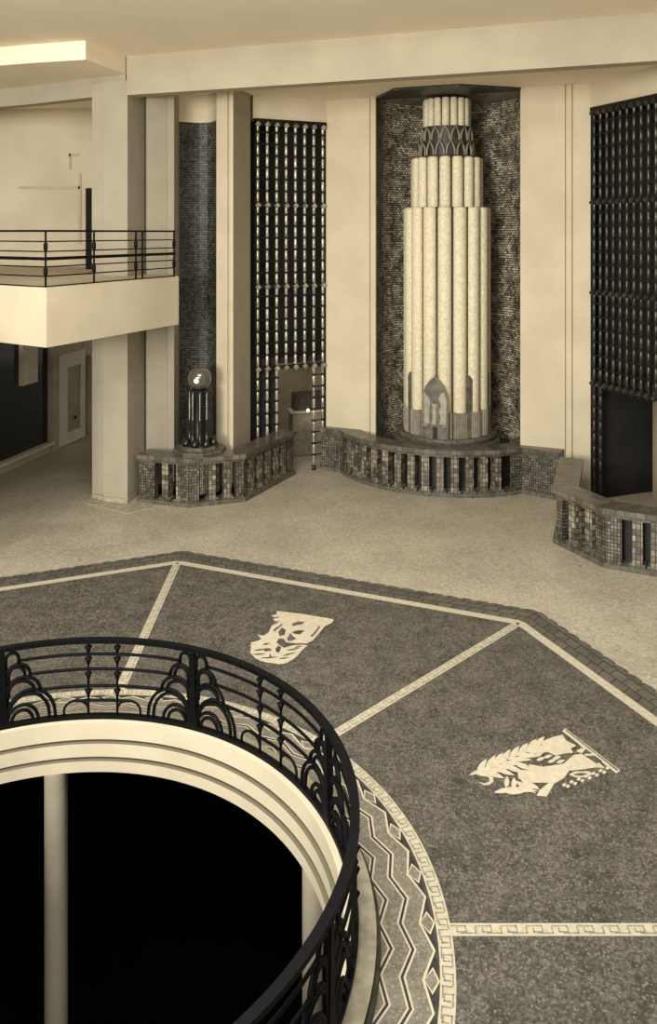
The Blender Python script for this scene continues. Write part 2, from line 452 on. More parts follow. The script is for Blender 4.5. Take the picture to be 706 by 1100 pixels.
for k in range(40):     # dark triangles between zigzag and ring, with a small pale edged quad
    a = A_OUT + PER * k
    z1.face([pol(3.385, a, .0055), pol(3.40, a + 2.5, .0055), pol(3.30, a + 4.5, .0055)], 2)
    z1.face([pol(3.385, a + 9, .0055), pol(3.30, a + 4.5, .0055), pol(3.40, a + 6.5, .0055)], 2)
    q = [pol(3.372, a + 2.5, .0062), pol(3.424, a + 4.5, .0062), pol(3.372, a + 6.5, .0062), pol(3.305, a + 4.5, .0062)]
    z1.face([q[3], q[0], q[1], q[2]], 1)
    q2 = [pol(3.370, a + 2.95, .0066), pol(3.410, a + 4.5, .0066), pol(3.370, a + 6.05, .0066), pol(3.308, a + 4.5, .0066)]
    z1.face([q2[3], q2[0], q2[1], q2[2]], 0)
z1.build('zigzag_ring', [M['grey_mosaic'], M['cream_mosaic'], M['black_mosaic'], M['kerb_side']], floor, label='grey mosaic ring with pale zigzag lines')

# ---- pale figures laid in the dark floor
def inlay(mb, crop, sc_, ox, oy, z, m):
    z = z + .00008 * len(mb.f)
    P2 = [G(ox + x / sc_, oy + y / sc_, 0) for x, y in crop]
    a = sum(P2[i].x * P2[(i + 1) % len(P2)].y - P2[(i + 1) % len(P2)].x * P2[i].y for i in range(len(P2)))
    if a < 0: P2.reverse()
    mb.face([Vector((p.x, p.y, z)) for p in P2], m)
def leafpoly(x0, y0, x1, y1, w):
    dx, dy = x1 - x0, y1 - y0; ln = math.hypot(dx, dy); nx, ny = -dy / ln, dx / ln
    out = []
    for t, k in ((0, .12), (.25, .5), (.5, .55), (.75, .35), (1, 0)): out.append((x0 + dx * t + nx * w * k, y0 + dy * t + ny * w * k))
    for t, k in ((.75, .35), (.5, .5), (.25, .45), (0, .12)): out.append((x0 + dx * t - nx * w * k, y0 + dy * t - ny * w * k))
    return out
e1 = MB(); s1 = 5.043
def i1(p, m=0, z=.008): inlay(e1, p, s1, 240, 640, z, m)
i1([(290, 85), (440, 103), (600, 130), (588, 150), (550, 168), (520, 205), (485, 245), (450, 262), (400, 262), (340, 255), (325, 235), (300, 235), (285, 262), (240, 262), (200, 240), (225, 215), (245, 200), (262, 165), (290, 152), (318, 128), (287, 110)])
i1([(268, 128), (315, 118), (322, 134), (282, 143)]); i1([(262, 108), (300, 104), (300, 116), (272, 120)])
i1([(186, 213), (235, 222), (245, 245), (205, 236)])
# round leafy crown of overlapping fronds
rows = [(150, 258, 300, 262, 26), (143, 285, 260, 285, 24), (145, 310, 270, 305, 26), (160, 333, 300, 322, 26), (195, 352, 330, 338, 26), (240, 366, 370, 345, 24), (290, 372, 400, 330, 24),
        (300, 318, 425, 300, 24), (330, 300, 450, 272, 26), (370, 275, 462, 262, 20), (265, 262, 330, 300, 22), (225, 250, 200, 330, 22), (250, 262, 300, 340, 20), (340, 270, 400, 300, 20), (350, 340, 395, 318, 20), (190, 262, 250, 330, 18)]
i1([(150, 262), (200, 240), (285, 258), (330, 286), (400, 262), (455, 272), (425, 300), (400, 330), (350, 358), (290, 371), (225, 363), (175, 343), (148, 315)])
for r in rows[:13:2]: i1(leafpoly(*r))
for r in ((165, 300, 245, 292, 8), (160, 322, 230, 318, 7), (200, 342, 300, 335, 7), (320, 330, 400, 308, 7), (345, 300, 420, 286, 7), (250, 318, 262, 345, 8), (300, 345, 360, 338, 6), (215, 268, 250, 262, 8), (385, 285, 430, 274, 6)): i1(leafpoly(*r), 1, .0095)

for p in ([(372, 155), (405, 143), (442, 146), (425, 158), (375, 168)], [(372, 200), (405, 190), (440, 192), (415, 212), (385, 210)], [(345, 238), (362, 205), (380, 225), (396, 236), (370, 248), (350, 250)],
          [(297, 200), (318, 175), (338, 190), (332, 215), (305, 222)], [(470, 224), (498, 195), (520, 166), (526, 174), (500, 208), (480, 226)], [(282, 290), (300, 272), (315, 285), (300, 312), (286, 308)],
          [(268, 190), (318, 155), (322, 160), (278, 198)], [(330, 258), (400, 262), (445, 262), (420, 270), (350, 272)], [(215, 290), (255, 288), (262, 300), (225, 306)]):
    i1(p, 1, .0095)
e1.build('mosaic_emblem', [M['cream_mosaic'], M['field']], label='small cream floor emblem like a leafy bouquet, in the mosaic field nearest the back wall', cat='floor emblem', loc=G(310, 682))
e2 = MB(); s2 = 3.716
def i2(p, m=0, z=.008): inlay(e2, p, s2, 490, 770, z, m)
i2([(424, 60), (436, 48), (657, 218), (640, 229)])
i2([(437, 58), (440, 55), (648, 216), (645, 220)], 1, .0095)
i2([(345, 100), (385, 84), (425, 74), (440, 98), (482, 118), (458, 130), (468, 146), (430, 150), (400, 158), (372, 146), (340, 128)])
i2([(245, 215), (300, 216), (290, 192), (350, 202), (430, 190), (450, 172), (470, 155), (508, 150), (522, 166), (572, 186), (595, 208), (560, 205), (500, 214), (452, 218), (432, 248), (392, 270), (362, 322), (322, 318), (332, 298), (370, 266), (285, 266), (250, 250)])
i2([(478, 140), (500, 128), (540, 148), (510, 152)]); i2([(470, 92), (490, 100), (570, 172), (545, 168)])
i2([(500, 150), (520, 132), (585, 182), (560, 190)], 1, .0093)
i2([(512, 152), (560, 150), (562, 158), (516, 160)], 0, .0101)
for x, y in ((300, 152), (335, 150), (370, 160), (405, 165), (385, 178), (340, 170), (420, 180)): i2(leafpoly(x - 18, y + 6, x + 16, y - 4, 13))
stem1 = [(55, 235, 130, 205), (130, 205, 210, 165), (210, 165, 330, 120)]
for a in stem1: i2(leafpoly(a[0], a[1], a[2] + 10, a[3] - 4, 14))
for x, y in ((75, 228), (110, 212), (140, 200), (170, 185), (205, 170), (240, 155), (275, 138), (305, 126)):
    i2(leafpoly(x + 10, y - 2, x + 48, y - 58 + (x - 75) * .06, 22))
    i2(leafpoly(x - 2, y, x + 100, y + 8 - (x - 75) * .02, 19))
for x, y in ((120, 226), (160, 214), (200, 205), (240, 195)): i2(leafpoly(x - 10, y - 10, x + 75, y + 24, 20))
for a in ((155, 306, 250, 285), (200, 290, 330, 300), (200, 285, 205, 240), (230, 290, 232, 245), (250, 285, 330, 282), (190, 300, 270, 308), (240, 262, 320, 310), (260, 255, 335, 295)): i2(leafpoly(*a, 20))
cr = [(90, 264), (112, 278), (135, 276), (150, 262), (148, 245), (132, 238), (116, 240), (132, 248), (134, 262), (115, 270)]
i2(cr)
i2([(450, 235), (475, 222), (530, 222), (548, 232), (520, 246), (478, 246)], 0); i2([(468, 234), (500, 228), (530, 232), (505, 240), (480, 240)], 1, .0095)
for i in range(13):
    x = 432 + i * 14.5; y = 285 - i * 5.6 + (6 if i % 2 else -6)
    i2(leafpoly(x - 7, y, x + 9, y - 8, 13))
e2.build('mosaic_emblem', [M['cream_mosaic'], M['field']], label='large cream floor emblem of a leaping animal under fronds beside a small crescent', cat='floor emblem', loc=G(585, 820))

# ---------------------------------------------------------------- STAIRWELL: kerb, fascia, lower room, railing
kerb = MB()
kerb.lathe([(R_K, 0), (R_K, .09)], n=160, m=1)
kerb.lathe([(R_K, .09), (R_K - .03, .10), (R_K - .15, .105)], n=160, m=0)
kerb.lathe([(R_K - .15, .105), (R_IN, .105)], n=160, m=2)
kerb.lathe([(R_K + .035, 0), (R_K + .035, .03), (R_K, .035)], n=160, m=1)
# inner stepped fascia of the slab edge (faces the well)
kerb.lathe([(R_IN, .105), (R_IN, -.085)], n=160, m=2)
kerb.lathe([(R_IN, -.085), (R_IN + .03, -.09), (R_IN + .03, -.105), (R_IN - .04, -.11)], n=160, m=3, smooth=False)
kerb.lathe([(R_IN - .04, -.11), (R_IN - .04, -.255)], n=160, m=2)
kerb.lathe([(R_IN - .04, -.255), (R_IN - .01, -.26), (R_IN - .01, -.275), (R_IN - .08, -.28)], n=160, m=3, smooth=False)
kerb.lathe([(R_IN - .08, -.28), (R_IN - .08, -.40)], n=160, m=2)
kerb.lathe([(R_IN - .08, -.40), (R_IN + .3, -.40)], n=160, m=2)
struct(kerb, 'trim_1', [M['kerb'], M['kerb_side'], M['fascia'], M['groove']])
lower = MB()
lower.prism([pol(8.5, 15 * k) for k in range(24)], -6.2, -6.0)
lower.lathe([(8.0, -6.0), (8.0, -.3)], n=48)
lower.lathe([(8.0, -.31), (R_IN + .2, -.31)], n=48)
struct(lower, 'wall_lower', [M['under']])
for k in range(6):
    a = 41.8 + 60 * k
    c = MB()
    c.lathe([(.135, -6.0), (.135, -.5), (.15, -.45), (.15, -.405)], c=pol(3.24, a), n=28)
    lab = {0: 'cream round column under the floor edge, at the right end of the dark well', 1: 'cream round column at the left in the dark stairwell'}.get(k, 'cream round column of the lower floor hidden below the floor edge')
    if k < 2: c.build('lower_column', M['column'], label=lab, cat='column', group='columns under the stairwell rim', loc=(*pol(3.24, a), -6.0))

RR = 2.77
rail_e = empty('circular_railing', (0, 0, .1), 'black wrought iron railing with fountain scrolls around the round stairwell', 'railing')
def arcpts(u0, u1, z, r=RR, n=None):
    n = n or max(2, int((u1 - u0) / .05))
    return [pol(r, 22.5 + math.degrees((u0 + (u1 - u0) * i / n) / r), z) for i in range(n + 1)]
def full(z): return [pol(RR, 360 * k / 160, z) for k in range(160)]
def ringbar(name, z, w, h, r=RR):
    m = MB(); m.lathe([(r - w / 2, z - h / 2), (r + w / 2, z - h / 2), (r + w / 2, z + h / 2), (r - w / 2, z + h / 2), (r - w / 2, z - h / 2)], n=160, smooth=False)
    m.build(name, M['iron'], rail_e)
ringbar('handrail', .985, .075, .045)
ringbar('bottom_rail', .125, .06, .05)
PANEL = RR * math.radians(45)
def ang_of(post, u): return 22.5 + 45 * post + math.degrees(u / RR)
def rp(post, u, z, dr=0.0): return pol(RR + dr, ang_of(post, u), z)
SC = [(.17, .93, .80, .60), (.29, .79, .66, .44), (.40, .64, .47, .30), (.56, .49, .13, .20), (.38, .33, .13, .13)]   # reach, apex z, outer foot z, inner foot z
for p in range(8):
    m = MB()    # fountain post: a stem flaring to the foot
    for (za, zb, wa, wb) in ((.12, .22, .17, .12), (.22, .40, .12, .075), (.40, .96, .075, .05)):
        vs = []
        for z, w in ((za, wa), (zb, wb)):
            for su, dr in ((-w / 2, -.03), (w / 2, -.03), (w / 2, .03), (-w / 2, .03)): vs.append(rp(p, su, z, dr))
        m.mesh(vs, [(0, 1, 5, 4), (1, 2, 6, 5), (2, 3, 7, 6), (3, 0, 4, 7), (3, 2, 1, 0), (4, 5, 6, 7)])
    m.build('fountain_post', M['iron'], rail_e)
    for sgn in (-1, 1):
        for i, (w, za, zo, zi) in enumerate(SC):
            m = MB()
            def arch(u_in, u_out, zap, rr):
                c_ = (u_in + u_out) / 2; h_ = (u_out - u_in) / 2; ry = min(h_ * 1.15, zap - zo if zo < zap else h_)
                pts = [rp(p, sgn * u_in, zi)]
                for j in range(11):
                    a = PI - PI * j / 10
                    pts.append(rp(p, sgn * (c_ + h_ * math.cos(a)), zap - ry + ry * math.sin(a)))
                pts.append(rp(p, sgn * u_out, zo))
                m.tube(pts, .020, n=6)
            u_in = .035 if i < 4 else .045
            arch(u_in, w, za, 0)
            if i == 1: arch(u_in + .03, w - .055, za - .025, 0)
            if i in (2, 3): arch(u_in + .02, w - .065, za - .04, 0)
            if i == 4: arch(u_in + .05, w - .06, za - .055, 0)
            m.build('scroll', M['iron'], rail_e)
        # small arch at the foot
        m = MB(); ub = PANEL / 2 - .164; ua = ub - .27
        pts = [rp(p, sgn * ua, .13)] + [rp(p, sgn * ((ua + ub) / 2 + (ub - ua) / 2 * math.cos(PI - PI * j / 10)), .20 + .11 * math.sin(PI * j / 10)) for j in range(11)] + [rp(p, sgn * ub, .13)]
        m.tube(pts, .014, n=6); m.build('foot_arch', M['iron'], rail_e)
        # bar with hanging cones
        m = MB(); m.tube([rp(p, sgn * ub, .13), rp(p, sgn * ub, .97)], .014, n=8)
        for z in (.93, .80, .63, .44):
            q = rp(p, sgn * ub, 0)
            m.lathe([(.008, z - .11), (.024, z - .05), (.042, z - .012), (.012, z)], c=(q.x, q.y), n=10)
        m.build('baluster', M['iron'], rail_e)
    for z, u0 in ((.83, .165), (.66, .285), (.47, .395), (.305, PANEL / 2 - .164 - .14)):
        m = MB()
        uu = [u0 + (PANEL - 2 * u0) * i / 20 for i in range(21)]
        m.tube([rp(p, u, z) for u in uu], .017, n=6)
        m.build('rail', M['iron'], rail_e)

# ---------------------------------------------------------------- WALLS
ZC, ZB0, ZB1, ZG = 8.76, 8.46, 9.27, 8.21
def back(poly, ext): return poly
TW = 13.17
# wall panel left of the great niche
def loc_poly(*st): return [L(s, t) for s, t in st]
wm = MB()
wm.prism(loc_poly((-2.76, TW), (-1.635, TW), (-1.635, TW + .05), (-1.595, TW + .05), (-1.595, TW - .02), (-1.48, TW - .02), (-1.48, 15.6), (-2.76, 15.6)), 0, ZC)
struct(wm, 'wall_back_left', [M['plaster']])
wm = MB()
wm.prism(loc_poly((1.84, TW), (2.78, TW), (2.78, TW + .07), (2.82, TW + .07), (2.82, TW - .01), (2.92, TW - .01), (2.92, TW + .07), (2.96, TW + .07), (2.96, TW), (3.30, TW), (3.30, 15.6), (1.84, 15.6)), 0, ZC)
struct(wm, 'wall_back_right', [M['plaster']])
# curved niche behind the tower
wm = MB()
nst = [(-1.48, TW + .05), (-1.48, TW + .45)] + [(.18 - 1.66 * math.cos(PI * j / 28), TW + .45 + 1.45 * math.sin(PI * j / 28)) for j in range(1, 28)] + [(1.84, TW + .45), (1.84, TW + .05)]
P2 = [L(*q) for q in nst]; u = 0
for i in range(len(P2) - 1):
    a, b = P2[i], P2[i + 1]; ln = math.hypot(b[0] - a[0], b[1] - a[1])
    wm.face([(a[0], a[1], 0), (b[0], b[1], 0), (b[0], b[1], ZC), (a[0], a[1], ZC)], uv=[(u, 0), (u + ln, 0), (u + ln, ZC), (u, ZC)], smooth=(2 <= i <= 27))
    u += ln
wm.face([(p[0], p[1], ZC - .02) for p in P2], 0)
wm.face([(p[0], p[1], .05) for p in P2], 0)
struct(wm, 'wall_niche', [M['niche_tile']])
wm = MB()     # dark soffit panel that juts out over the fountain
cp = [W(404, 19.42), W(424, 18.22), W(493, 17.7), W(559.5, 18.15), L(1.84, 13.3), L(-1.48, 13.3)]
wm.prism(cp, ZC - .05, ZC + .05)
struct(wm, 'trim_2', [M['niche_tile_dark']])

# small bay left: splayed piers either side of the small niche
wm = MB(); wm.prism([W(157.5, 17.9), W(179.5, 18.2), W(180, 18.12), W(187, 18.2), W(192.5, 18.95), W(189, 20.2), W(150, 20.2)], 0, ZC); struct(wm, 'wall_bay_left', [M['stone']])
wm = MB(); wm.prism([W(232.5, 18.45), W(244.5, 18.2), W(245, 18.26), W(246.5, 18.24), W(247, 18.1), W(250.5, 18.05), W(251, 18.6), W(250, 20.2), W(233, 20.2)], 0, ZC); wm.prism([W(250.5, 18.05), W(269, 19.0), W(268, 20.2), W(250, 20.2), W(250.6, 18.3)], 0, ZC, m=1); struct(wm, 'wall_bay_right', [M['plaster'], M['stone']])
wm = MB()
a, b = Vector(W(191, 18.95)), Vector(W(235, 18.6)); n_ = 12; u = 0; d = (b - a); nn = Vector((-d.y, d.x)).normalized()
P2 = [a + d * k / n_ + nn * .45 * math.sin(PI * k / n_) for k in range(n_ + 1)]
for i in range(n_):
    p, q = P2[i], P2[i + 1]; ln = (q - p).length
    wm.face([(p.x, p.y, 0), (q.x, q.y, 0), (q.x, q.y, 8.30), (p.x, p.y, 8.30)], uv=[(u, 0), (u + ln, 0), (u + ln, 8.3), (u, 8.3)], smooth=True); u += ln
struct(wm, 'wall_small_niche', [M['niche_tile_dark']])
wm = MB(); wm.prism([(p.x, p.y) for p in [a + nn * -.12] + [p - nn * .1 for p in P2] + [b - nn * .12] + [b + nn * .8, a + nn * .8]], 8.12, ZC); struct(wm, 'trim_3', [M['plaster']])

# left pillar that carries the gallery
pl = MB()
pl.prism([W(99, 17.72), W(111, 17.62), W(111, 17.53), W(137, 17.35), W(155.5, 18.15), W(140, 18.7), W(99, 18.6)], 0, ZC)
pl.prism([W(98.5, 17.68), W(111.5, 17.5), W(137, 17.31), W(150, 17.9), W(140, 18.7), W(98, 18.6)], 0, .1, m=1)
tag(pl.build('pillar', [M['stone'], M['kerb']]), 'tall faceted cream pillar at the left, crossed by the gallery edge', 'pillar')
pb = MB(); pb.prism([G(92, 541)[:2], G(137, 552)[:2], G(166, 545)[:2], G(158, 534)[:2], G(95, 530)[:2]], 0, .012); pb.build('paving_slab', M['kerb'], floor)

# pillar and wall to the right of the frame, the mirror image of the left side
wm = MB(); wm.prism([L(5.12, 9.2), L(5.7, 9.15), L(6.1, 9.3), L(6.1, 10.2), L(5.12, 10.2)], 0, ZC)
tag(wm.build('pillar', [M['stone']]), 'grey stone pillar beyond the right end of the right-hand balustrade', 'pillar')
wm = MB(); a = Vector(W(716, 15.6)); wm.prism([tuple(a), L(5.6, 10.9), L(5.6, 14.5), (a.x + .6, a.y + 2.2)], 0, ZC); struct(wm, 'wall_bay_far_right', [M['plaster']])
wm = MB(); wm.prism([L(5.6, 10.2), L(12, 9.5), L(12, 10.2), L(5.6, 10.9)], 0, ZC); struct(wm, 'wall_right', [M['plaster']])

# ---------------------------------------------------------------- CEILING and beams
cm = MB()
cm.prism([(-14, 6.2), (14, 6.2), (14, 12), (-14, 12)], ZB1, ZB1 + .2)
struct(cm, 'ceiling', [M['ceiling']])
bA, bB = W(136, 17.35), W(672, 14.05)
dx, dy = bB[0] - bA[0], bB[1] - bA[1]; ln = math.hypot(dx, dy); ux, uy = dx / ln, dy / ln; nx, ny = -uy, ux
bC = (bB[0] + ux * 7, bB[1] + uy * 7)
cm = MB()
cm.prism([bA, bC, (bC[0] + nx * .35, bC[1] + ny * .35), (bA[0] + nx * .35, bA[1] + ny * .35)], ZB0, ZB1 + .1)
struct(cm, 'trim_4', [M['beam']])
cm = MB()
cm.prism([(bA[0] + nx * .2, bA[1] + ny * .2), (bC[0] + nx * .2, bC[1] + ny * .2), (bC[0], bC[1] + 9), (-4.0, 20), W(130, 18.8)], ZC, ZC + .3)
struct(cm, 'ceiling_bay', [M['ceiling']])
cm = MB()
cm.prism([W(135.5, 17.38), W(92, 15.97), W(32, 16.3), W(-120, 17.5), W(-120, 25), W(150, 25), W(150, 18.0)], 8.91, ZB1 + .1)
struct(cm, 'ceiling_gallery', [M['ceiling']])
cm = MB()
cm.prism([W(135, 17.36), W(32, 18.85), W(-120, 20.8), W(-120, 21.2), W(32, 19.25), W(138, 17.75)], 8.50, 8.95)
struct(cm, 'trim_5', [M['stone']])

# ---------------------------------------------------------------- GALLERY (balcony) left
GZ0, GZ1 = 3.73, 4.71
gm = MB()
gpoly = [W(192, 17.2), W(50, 13.7), W(31, 13.95), W(-80, 15.6), W(-90, 22.4), W(150, 22.4), W(154, 19.6), W(187, 17.9)]
gm.prism(gpoly, GZ0, GZ1)
struct(gm, 'floor_gallery', [M['plaster']])
gr = empty('gallery_railing', (*W(50, 13.7), GZ1), 'thin black metal railing on the gallery above the left pillar', 'railing')
gp = [W(-80, 15.65), W(31, 14.0), W(50.5, 13.76), W(150, 16.12), W(190, 17.22)]
gp = [(p[0] - .05, p[1] + .03) for p in gp]
for i, f in enumerate((0.0, .19, .37, .50, .645, .815, 1.0)):
    z = GZ1 + .93 - f * .92
    m = MB(); m.tube([Vector((p[0], p[1], z)) for p in gp], .016, n=6, flat=((.05, .055) if i == 3 else (.045, .035) if i == 0 else (.022, .022)), smooth=False)
    m.build('top_rail' if i == 0 else 'middle_rail' if i == 3 else 'rail', M['iron'], gr)
def on_line(px, a, b):
    # D of the point of segment a-b seen in column px
    k = (px - X0) / F
    ax, ay = a[0] - CX, a[1] - CY; bx, by = b[0] - CX, b[1] - CY
    t = (k * ay - ax) / ((bx - ax) - k * (by - ay))
    return (a[0] + (b[0] - a[0]) * t, a[1] + (b[1] - a[1]) * t)
for px, a, b in ((-20, gp[0], gp[1]), (49, gp[1], gp[2]), (101, gp[2], gp[3]), (146, gp[2], gp[3]), (153, gp[3], gp[4]), (187, gp[3], gp[4])):
    q = on_line(px, a, b); m = MB()
    m.tube([Vector((*q, GZ1)), Vector((*q, GZ1 + .93))], .018, n=8)
    if px != 153:
        for z in (.26, .67): m.lathe([(.012, GZ1 + z - .08), (.036, GZ1 + z - .05), (.036, GZ1 + z + .05), (.012, GZ1 + z + .08)], c=q, n=10)
    m.build('baluster', M['iron'], gr)

# ---------------------------------------------------------------- LEFT ROOMS behind the gallery
wm = MB(); wm.prism([W(-120, 22.3), W(104, 22.3), W(150, 22.3), W(150, 22.6), W(-120, 22.6)], GZ1 - .02, 8.95); struct(wm, 'wall_gallery_back', [M['room_wall']])
wm = MB()
for (x0, y0, x1, y1) in ((20, 200, 86, 203), (84, 186, 87, 262), (74, 165, 84, 168), (74, 165, 76, 182)):
    D = 22.27; a = W(x0, D); b = W(x1, D); za = CH - (y0 - Y0) * D / F; zb = CH - (y1 - Y0) * D / F
    wm.prism([a, b, (b[0], b[1] + .04), (a[0], a[1] + .04)], min(za, zb), max(za, zb))
struct(wm, 'trim_6', [M['plaster_grey']])
wm = MB(); D = 20.6; a = W(92, D); b = W(97.2, D)
wm.prism([a, b, (b[0], b[1] + .12), (a[0], a[1] + .12)], GZ1, CH + 48 * D / F); wm.build('dark_post', M['iron'], label='slim black upright post standing behind the gallery railing', cat='post', loc=(*a, GZ1))
A3, B3 = W(33, 20.6), W(100, 23.5)
dl = math.hypot(B3[0] - A3[0], B3[1] - A3[1]); u3 = Vector(((B3[0] - A3[0]) / dl, (B3[1] - A3[1]) / dl)); n3 = Vector((u3.y, -u3.x))   # n3 towards the hall
def wp(px): return Vector(on_line(px, A3, B3))
def wallbox(mb, px0, px1, z0, z1, d0, d1, m=0):
    a, b = wp(px0), wp(px1)
    mb.prism([tuple(a + n3 * d1), tuple(b + n3 * d1), tuple(b + n3 * d0), tuple(a + n3 * d0)], z0, z1, m)
def zpx(px, py):
    p = wp(px); D = p.y - CY
    return CH - (py - Y0) * D / F
wm = MB(); wallbox(wm, -60, 56, 0, zpx(45, 480), -.3, 0); wallbox(wm, 55, 62, 0, GZ0, -.3, .05, 1); wallbox(wm, 62, 90, 0, GZ0, -.3, -.02)
wallbox(wm, 90, 98, zpx(94, 382), GZ0, -.3, 0); wallbox(wm, -60, 56, 3.2, GZ0, -.3, 0); wallbox(wm, 98, 120, 0, GZ0, -.3, 0)
struct(wm, 'wall_left', [M['plaster'], M['plaster_grey']])
wm = MB(); wallbox(wm, -60, 56, zpx(45, 480), 3.2, -.14, -.1); w1 = struct(wm, 'window_1', [M['window_glass']])
wm = MB(); wallbox(wm, 24, 40, zpx(36, 411), 3.25, -.1, .02); wm.build('blind', M['white_paint'], w1)
wm = MB(); wallbox(wm, -60, 56, zpx(45, 480) - .04, zpx(45, 480) + .03, -.1, .08); wm.build('window_sill', M['white_paint'], w1)
dm = MB()
zb, zt = 0.02, zpx(78, 378)
wallbox(dm, 62, 71, zb, zt, 0, .05); wallbox(dm, 85, 89.5, zb, zt, 0, .06); wallbox(dm, 71, 85, zb, zpx(78, 462), 0, .05); wallbox(dm, 71, 85, zpx(78, 393), zt, 0, .05)
dr = struct(dm, 'door_1', [M['white_paint']])
dm = MB(); wallbox(dm, 71, 85, zpx(78, 462), zpx(78, 393), 0, .02); dm.build('door_glass', M['door_glass'], dr)
dm = MB(); q = wp(78) + n3 * .08; dm.lathe([(.0, .62), (.03, .64), (.035, .67), (.03, .70), (0, .72)], c=tuple(q), n=10); dm.build('door_knob', M['iron'], dr)
wm = MB(); a = wp(90) - n3 * 1.6; b = wp(103) - n3 * 1.6
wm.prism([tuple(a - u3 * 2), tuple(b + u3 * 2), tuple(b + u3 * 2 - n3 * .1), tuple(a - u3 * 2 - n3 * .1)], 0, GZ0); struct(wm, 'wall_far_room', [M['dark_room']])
pe = empty('flowering_plant', (*(wp(94.5) - n3 * .5), 0), 'pale flowering plant in a dark pot, in the doorway beside the left pillar', 'plant')
c = wp(94.5) - n3 * .5
m = MB(); m.lathe([(.0, .002), (.13, .002), (.18, .3), (.2, .34), (.17, .34), (.0, .3)], c=tuple(c), n=16); m.build('pot', M['iron'], pe)
m = MB(); m.tube([Vector((*c, .3)), Vector((c.x + .03, c.y, .9)), Vector((c.x, c.y, 1.5))], .025); m.build('stem', M['leaf'], pe)
m = MB()
for k in range(46):
    a = random.uniform(0, 2 * PI); z = random.uniform(.7, 1.95); r = random.uniform(.03, .22); s_ = random.uniform(.06, .12)
    p = Vector((c.x + r * math.cos(a), c.y + r * math.sin(a), z)); d1 = Vector((math.cos(a), math.sin(a), random.uniform(-.3, .8))).normalized() * s_; d2 = Vector((-math.sin(a), math.cos(a), 0)) * s_ * .5
    m.face([p, p + d1 * .6 + d2, p + d1 * 1.4, p + d1 * .6 - d2])
m.build('foliage', M['leaf'], pe)

wm = MB(); wm.prism([(-3.35, 7.35), (-9.5, 9.0), (-9.5, 9.2), (-3.35, 7.55)], 0, GZ0); struct(wm, 'wall_under_gallery', [M['plaster']])  # unseen wall, added to keep side light out from under the gallery

# ---------------------------------------------------------------- GRILLES
def grille(name, PA, PB, ncol, label, tube_m, cut, ztop=ZG, door_z=2.47):
    """tall metal grille from plan point PA to PB; cut = set of rods stopping above the doorway"""
    A, B = Vector(PA), Vector(PB); d = (B - A); ln = d.length; d.normalize(); rz = math.atan2(d.y, d.x)
    nn = Vector((d.y, -d.x))
    e = empty(name, (A.x, A.y, 0), label, 'grille', None)
    mg = .065; pitch = (ln - 2 * mg) / ncol
    nodes = [8.10, 6.24, 4.36, door_z]
    for i in range(ncol + 1):
        p = A + d * (mg + pitch * i); zb = door_z if i in cut else 0.0
        m = MB(); prof = []; ml = []
        z = ztop - .04
        zz = []
        while z > zb + .02:
            z2 = max(zb, z - .27)
            zz.append((z2, z)); z = z2
        for (z2, z_) in zz:
            # glossy tube length then a dark collar
            m.lathe([(.026, z2 + .045), (.034, z2 + .06), (.034, z_ - .02), (.026, z_)], c=tuple(p), n=10, m=0)
            m.lathe([(.022, z2), (.056, z2 + .008), (.056, z2 + .032), (.022, z2 + .045)], c=tuple(p), n=10, m=1)
        m.build('rod', [tube_m, M['grille_dark']], e)
    z = ztop - .04; k = 0
    while z > .3:
        z -= .27
        if z <= .2: break
        if z >= door_z - .05: spans = [(0, ln)]
        else:
            c0 = min(cut) - 1; c1 = max(cut) + 1
            spans = [(0, max(.03, mg + c0 * pitch)), (min(mg + c1 * pitch, ln - .03), ln)]
        for (s0, s1) in spans:
            if s1 - s0 < .08: continue
            c = A + d * (s0 + s1) / 2
            m = MB()
            m.box((c.x, c.y, z + .02), (s1 - s0, .03, .022), rz)
            m.build('crossbar', M['grille_dark'], e)
    for zn in nodes:
        m = MB(); c = A + d * ln / 2; m.box((c.x, c.y, zn), (ln, .06, .05), rz); m.build('tie_bar', M['grille_dark'], e)
        for i in range(ncol + 1):
            p = A + d * (mg + pitch * i) + nn * .05
            m = MB()
            m.lathe([(.0, zn - .075), (.045, zn - .035), (.075, zn), (.045, zn + .035), (0, zn + .075)], c=tuple(p), n=8, smooth=False)
            m.build('rosette', tube_m, e)
    for q in (A + d * .015, B - d * .015):
        m = MB(); m.box((q.x, q.y, ztop / 2), (.03, .06, ztop), rz); m.build('side_post', M['grille_dark'], e)
    m = MB(); c = A + d * ln / 2; m.box((c.x, c.y, ztop - .03), (ln, .12, .10), rz); m.build('head_rail', M['grille_dark'], e)
    return A, B, d, nn, ln
GA, GB = W(274, 19.2), W(349.5, 19.95)
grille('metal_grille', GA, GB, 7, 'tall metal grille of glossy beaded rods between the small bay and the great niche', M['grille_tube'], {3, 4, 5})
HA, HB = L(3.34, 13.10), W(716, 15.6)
grille('metal_grille', HA, HB, 10, 'darker tall metal grille at the right edge of the hall', M['grille_tube_dark'], {2, 3, 4, 5, 6, 7, 8, 9})
